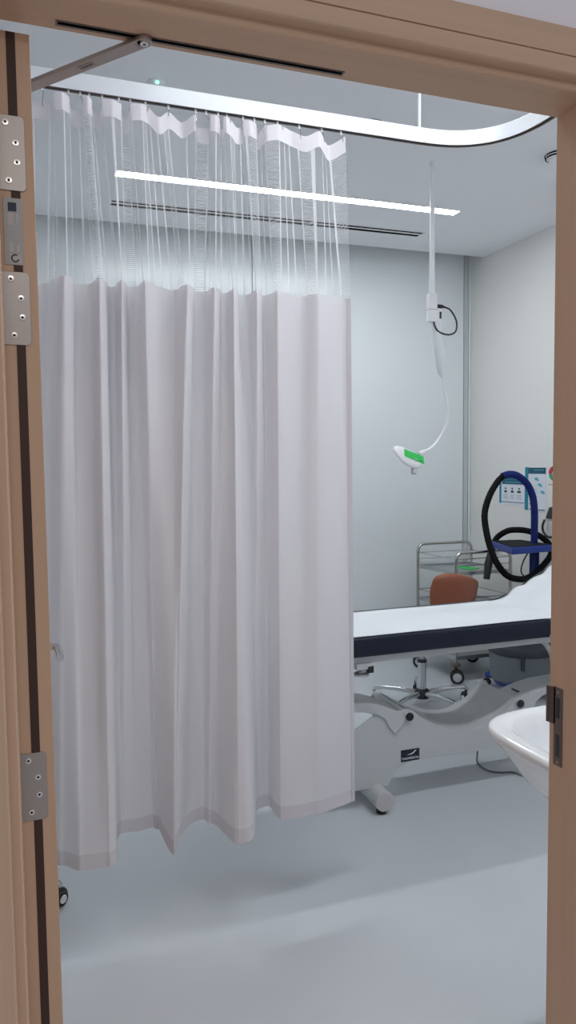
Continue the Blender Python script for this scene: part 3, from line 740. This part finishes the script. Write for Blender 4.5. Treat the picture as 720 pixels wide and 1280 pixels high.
# ================================================================== HOSE MACHINE (blue and black)
MX, MY = 2.985, 3.92
t = empty('extraction_unit', (MX, MY, 0), 'grey drum machine with blue tray and large blue and black hose loop', 'machine')
obj('drum', lathe(nb(), [(.02, .085), (.185, .085), (.20, .10), (.207, .262), (.21, .265), (.21, .275), (.19, .28), (.17, .315), (.02, .325)], (MX, MY, 0), 'Z', 48), M['drum'], t, label='grey drum')
obj('drum_lid', lathe(nb(), [(.02, .272), (.214, .268), (.216, .285), (.205, .31), (.15, .335), (.02, .34)], (MX, MY, 0), 'Z', 48), M['drum_dark'], t, label='dark lid')
bm = nb(); box(bm, (MX - .135, MY - .178, .19), (MX - .105, MY - .158, .285), rz=.6); 
obj('clip', bm, M['drum_dark'], t, bevel=.003)
ft = lathe(nb(), [(.05, .055), (.17, .055), (.18, .07), (.18, .085), (.05, .087)], (MX, MY, 0), 'Z', 40)
ft = obj('foot_ring', ft, M['blue_tray'], t, label='blue base')
for a_ in (math.radians(128), math.radians(215), math.radians(305), math.radians(35)):
    d_ = V((math.cos(a_), math.sin(a_), 0)); p = V((MX, MY, 0)) + d_ * .215
    bm = nb(); tube(bm, smooth_path([V((MX, MY, .075)) + d_ * .15, V((MX, MY, .082)) + d_ * .19, V((MX, MY, .072)) + d_ * .235], 4), [.028] * 5 + [.026, .024, .020, .016], 12)
    lg = obj('foot', bm, M['blue_tray'], ft, label='blue foot')
    if a_ > 2: lg.location = (0, 0, 0)
    bm = nb(); c = p + V((0, 0, .027)) + d_ * .012
    lathe(bm, [(.002, -.016), (.022, -.015), (.027, -.008), (.027, .008), (.022, .015), (.002, .016)], c, (d_, V((0, 0, 1)), V((-d_.y, d_.x, 0))), 20)
    obj('caster', bm, M['black'], t)
# tray
ZTR = .95
tr = [(2.830, 3.820), (2.946, 4.215), (3.160, 4.180), (3.165, 3.855)]
cx_ = sum(p[0] for p in tr) / 4; cy_ = sum(p[1] for p in tr) / 4
bm = nb(); prism(bm, tr, ZTR - .043, ZTR, 'Z')
ty = obj('tray', bm, M['blue_tray'], t, bevel=.006, label='blue tray')
bm = nb(); prism(bm, [(cx_ + (x - cx_) * .95, cy_ + (y - cy_) * .95) for x, y in tr], ZTR - .002, ZTR + .004, 'Z')
obj('tray_mat', bm, M['mat_black'], ty, bevel=.002, label='black tray mat')
obj('tray_pin', lathe(nb(), [(.001, .010), (.004, .008), (.004, 0)], (3.05, 4.15, ZTR + .003), 'Z', 10), M['chrome'], ty)
bm = nb(); box(bm, (3.072, 3.925, .32), (3.118, 3.972, .93))
obj('post', bm, M['blue'], t, bevel=.006, label='navy blue post')
blue_p = smooth_path([(3.095, 3.95, .90), (3.094, 3.95, 1.03), (3.093, 3.95, 1.157), (3.079, 3.95, 1.255), (3.035, 3.95, 1.338), (2.962, 3.95, 1.392), (2.90, 3.95, 1.404), (2.845, 3.95, 1.392)], 8)
obj('hose_sleeve', tube(nb(), blue_p, .0225, 18), M['blue'], t, label='dark blue hose sleeve')
bl = [(2.862, 3.95, 1.398), (2.805, 3.94, 1.360), (2.735, 3.925, 1.275), (2.682, 3.90, 1.165), (2.662, 3.85, 1.050), (2.668, 3.80, .930), (2.708, 3.78, .842), (2.785, 3.79, .778), (2.90, 3.82, .750), (2.99, 3.85, .758), (3.09, 3.88, .80), (3.19, 3.91, .872), (3.215, 3.945, .930), (3.18, 3.985, .985), (3.115, 4.04, 1.025), (3.05, 4.12, 1.028), (3.02, 4.175, 1.005), (2.985, 4.205, .965), (2.950, 4.19, .915), (2.915, 4.165, .86)]
hp = smooth_path(bl, 8)
bm = nb(); tube(bm, hp, [.0195 + .0010 * (i % 2) for i in range(len(hp))], 16)
obj('hose', bm, M['hose'], t, label='black ribbed hose')
obj('nozzle', tube(nb(), [(2.918, 4.168, .868), (2.890, 4.155, .81), (2.868, 4.145, .705)], [.025, .027, .021], 16), M['black'], t, label='black hose nozzle')
cb_ = smooth_path([(3.01, 3.90, .905), (2.965, 3.89, .85), (2.945, 3.885, .79), (2.975, 3.885, .755), (3.03, 3.89, .775), (3.065, 3.91, .83), (3.08, 3.925, .90)], 6)
obj('power_cable', tube(nb(), cb_, .0045, 8), M['black'], t, label='thin black cable loop')

# ================================================================== THINGS ON THE RIGHT WALL
def wquad(bm, y0, y1, z0, z1, mi, lift):
    x = XR - lift
    box(bm, (x, min(y0, y1), z0), (XR - .0003 if mi == 0 else x + .0006, max(y0, y1), z1), mi=mi)
PM = [M['paper'], M['teal'], M['teal_dark'], M['teal_light'], M['ink'], M['ink_pale']]
ya, yb, z0, z1 = 4.567, 4.281, 1.172, 1.375; W = ya - yb
bm = nb(); wquad(bm, ya, yb, z0, z1, 0, .004)
P = lambda u: ya - W * u
wquad(bm, P(0), P(.085), z0 + .01, z1, 1, .005)
wquad(bm, P(.12), P(.97), z1 - .055, z1 - .008, 2, .005); 
wquad(bm, P(.18), P(.9), z1 - .024, z1 - .02, 1, .0056); wquad(bm, P(.22), P(.86), z1 - .042, z1 - .038, 3, .0056)
for k, u in enumerate((.26, .53, .80)):
    wquad(bm, P(u - .05), P(u + .05), z0 + .088, z0 + .105, 4, .005); wquad(bm, P(u - .03), P(u + .03), z0 + .112, z0 + .124, 4, .005)
    if k == 2: wquad(bm, P(u - .075), P(u + .075), z0 + .090, z0 + .100, 4, .0053)
    for j in range(3): wquad(bm, P(u - .09), P(u + .09), z0 + .045 + .012 * j, z0 + .050 + .012 * j, 5, .005)
wquad(bm, P(.1), P(.99), z0 + .018, z0 + .023, 2, .005)
tag(obj('poster', bm, PM, None, smooth=False), 'small wide paper notice with teal header and three dark symbols', 'poster')
ya, yb, z0, z1 = 4.275, 4.058, 1.147, 1.443; W = ya - yb
bm = nb(); wquad(bm, ya, yb, z0, z1, 0, .004)
wquad(bm, P(0), P(.17), z0, z1, 1, .005); wquad(bm, P(.17), P(1), z1 - .045, z1 - .003, 2, .005); wquad(bm, P(.45), P(.92), z1 - .022, z1 - .017, 3, .0056)
for u, zc in ((.58, 1.365), (.74, 1.325), (.86, 1.278)):
    wquad(bm, P(u - .1), P(u + .06), zc - .010, zc + .008, 3, .005); wquad(bm, P(u + .0), P(u + .10), zc - .016, zc - .002, 3, .0054)
for k in range(5):
    wquad(bm, P(.24), P(.32), z0 + .04 + .025 * k, z0 + .05 + .025 * k, 4, .005); wquad(bm, P(.38), P(.62), z0 + .043 + .025 * k, z0 + .047 + .025 * k, 5, .005)
wquad(bm, P(.2), P(.98), z0 + .006, z0 + .011, 2, .005)
tag(obj('poster', bm, PM, None, smooth=False), 'tall paper notice with wide teal left margin behind the blue hose', 'poster')
bm = nb()
def wedge(a0, a1, r0, r1, mi):
    pts = [(3.985 - r1 * math.cos(a_), 1.403 + r1 * math.sin(a_)) for a_ in lin(a0, a1, 10)] + [(3.985 - r0 * math.cos(a_), 1.403 + r0 * math.sin(a_)) for a_ in lin(a1, a0, 10)]
    prism(bm, pts, XR - .004, XR - .0003, 'X', mi)
wedge(2.0, PI + .12, .018, .046, 0); wedge(PI + .2, 4.5, .018, .046, 1); wedge(4.6, 5.9, .018, .046, 2); wedge(-.3, 1.9, .018, .046, 0)
box(bm, (XR - .004, 3.95, 1.325), (XR - .0003, 4.035, 1.333), mi=3)
tag(obj('round_emblem', bm, [M['red'], M['green_print'], M['teal'], M['ink_pale']], None, smooth=False), 'round red and green wall emblem cut off by the door jamb', 'emblem')
t = empty('wall_instrument_holder', (XR, 3.98, 1.10), 'dark wall holder with hanging black cord by the right door jamb', 'instrument holder')
bm = nb(); prism(bm, [(3.99, 1.108), (3.985, 1.125), (3.955, 1.185), (3.89, 1.185), (3.89, 1.108)], XR - .06, XR, 'X')
obj('holder_body', bm, M['drum_dark'], t, bevel=.005)
bm = nb(); box(bm, (XR - .065, 3.89, 1.096), (XR, 3.995, 1.108))
obj('holder_shelf', bm, M['grey_cap'], t, bevel=.003)
obj('hanging_cord', tube(nb(), smooth_path([(XR - .03, 4.03, 1.098), (XR - .035, 4.045, 1.06), (XR - .035, 4.04, 1.02), (XR - .03, 4.01, .99), (XR - .02, 3.97, .985), (XR - .01, 3.94, 1.02)], 6), .008, 10), M['black'], t, label='black cord')
t = None

# ================================================================== WASH BASIN (on the front wall beside the doorway)
t = empty('wash_basin', (1.31, YB, .85), 'white porcelain wash basin beside the right door jamb', 'basin')
SC = V((1.312, 1.335, 0))
def sinkout(k, n=72):
    out = []
    for i in range(n):
        a_ = 2 * PI * i / n; e = 2 / 4.2
        x = math.copysign(abs(math.cos(a_)) ** e, math.cos(a_)) * (.285 + k); y = math.copysign(abs(math.sin(a_)) ** e, math.sin(a_))
        bow = (1 - (x / .30) ** 2) * .02
        y = y * (.226 + k) + (bow if y > 0 else 0)
        out.append((x, y))
    return out
rings = []
bm = nb()
for k, z, sq in ((-.30, .68, 1), (-.20, .672, 1), (-.125, .685, 1), (-.075, .730, 1), (-.040, .785, 1), (-.014, .818, 1), (-.003, .832, 1), (.0, .842, 1), (-.004, .8505, 1), (-.012, .853, 1), (-.038, .852, 1), (-.052, .846, 1), (-.066, .825, 1), (-.095, .775, 1), (-.135, .735, 1), (-.19, .722, 1)):
    rings.append([bm.verts.new(SC + V((x, max(y, YB - SC.y), z))) for x, y in sinkout(max(k, -.19))] if k > -.2 else [bm.verts.new(SC + V((x * .5, max(y * .5, YB - SC.y), z))) for x, y in sinkout(-.19)])
for a_, b_ in zip(rings, rings[1:]):
    for i in range(72): bm.faces.new((a_[i], a_[(i + 1) % 72], b_[(i + 1) % 72], b_[i]))
bm.faces.new(rings[0]); bm.faces.new(rings[-1][::-1])
obj('bowl', bm, M['porcelain'], t, angle=80)
bm = nb(); lathe(bm, [(.022, .853), (.022, .93), (.018, .95)], (1.31, 1.145, 0), 'Z', 20); tube(bm, fillet([(1.31, 1.145, .92), (1.31, 1.24, .935), (1.31, 1.27, .90)], .03), .012, 12); tube(bm, [(1.31, 1.145, .95), (1.31, 1.18, 1.01)], .008, 10)
obj('tap', bm, M['chrome'], t, label='chrome tap')
bm = nb(); lathe(bm, [(.001, .7265), (.02, .7265), (.022, .722)], (1.31, 1.335, 0), 'Z', 20)
obj('drain', bm, M['chrome'], t)
obj('trap', tube(nb(), fillet([(1.31, 1.30, .69), (1.31, 1.30, .50), (1.31, YB, .50)], .06), .02, 14), M['white'], t)

# ================================================================== FLOOR CORD
cp = smooth_path([(2.08, 3.06, .168), (2.10, 3.085, .10), (2.09, 3.09, .02), (2.055, 3.03, .005), (2.055, 2.945, .0045), (2.10, 2.905, .0045), (2.155, 2.885, .0045), (2.171, 2.80, .0045), (2.172, 2.70, .0045), (2.20, 2.58, .0045), (2.32, 2.40, .0045), (2.6, 2.1, .0045)], 8)
tag(obj('power_cord', tube(nb(), cp, .0042, 8), M['cord']), 'thin grey cord trailing over the floor from under the bed base', 'cord')

# ================================================================== LIGHT, WORLD, CAMERA
w = bpy.data.worlds.new('world'); S.world = w; w.use_nodes = True
w.node_tree.nodes['Background'].inputs[0].default_value = (.95, .95, 1.0, 1); w.node_tree.nodes['Background'].inputs[1].default_value = .27
la_ = bpy.data.lights.new('corridor_light', 'AREA'); la_.shape = 'RECTANGLE'; la_.size = 2.4; la_.size_y = .5; la_.energy = 15; la_.color = (1, .95, .9)
lo = bpy.data.objects.new('corridor_light', la_); C.objects.link(lo); lo.location = (.8, -1.2, 2.7)

cam = bpy.data.cameras.new('camera'); co = bpy.data.objects.new('camera', cam); C.objects.link(co)
cam.sensor_fit = 'VERTICAL'; cam.sensor_height = 36; cam.lens = 36 * 923.07 / 1280; cam.clip_start = .02
yaw, pitch, roll = .34149374, -.0680673, -.01175194
fw = V((math.sin(yaw) * math.cos(pitch), math.cos(yaw) * math.cos(pitch), math.sin(pitch)))
rt = V((math.cos(yaw), -math.sin(yaw), 0)); up = rt.cross(fw)
r2 = rt * math.cos(roll) + up * math.sin(roll); u2 = up * math.cos(roll) - rt * math.sin(roll)
co.matrix_world = Matrix.Translation((0, 0, 1.5)) @ Matrix((r2, u2, -fw)).transposed().to_4x4()
S.camera = co
S.view_settings.view_transform = 'Standard'; S.view_settings.look = 'None'
S.cycles.max_bounces = 16; S.cycles.diffuse_bounces = 12
S.view_settings.exposure = .58; S.view_settings.gamma = 1; S.view_settings.use_curve_mapping = False
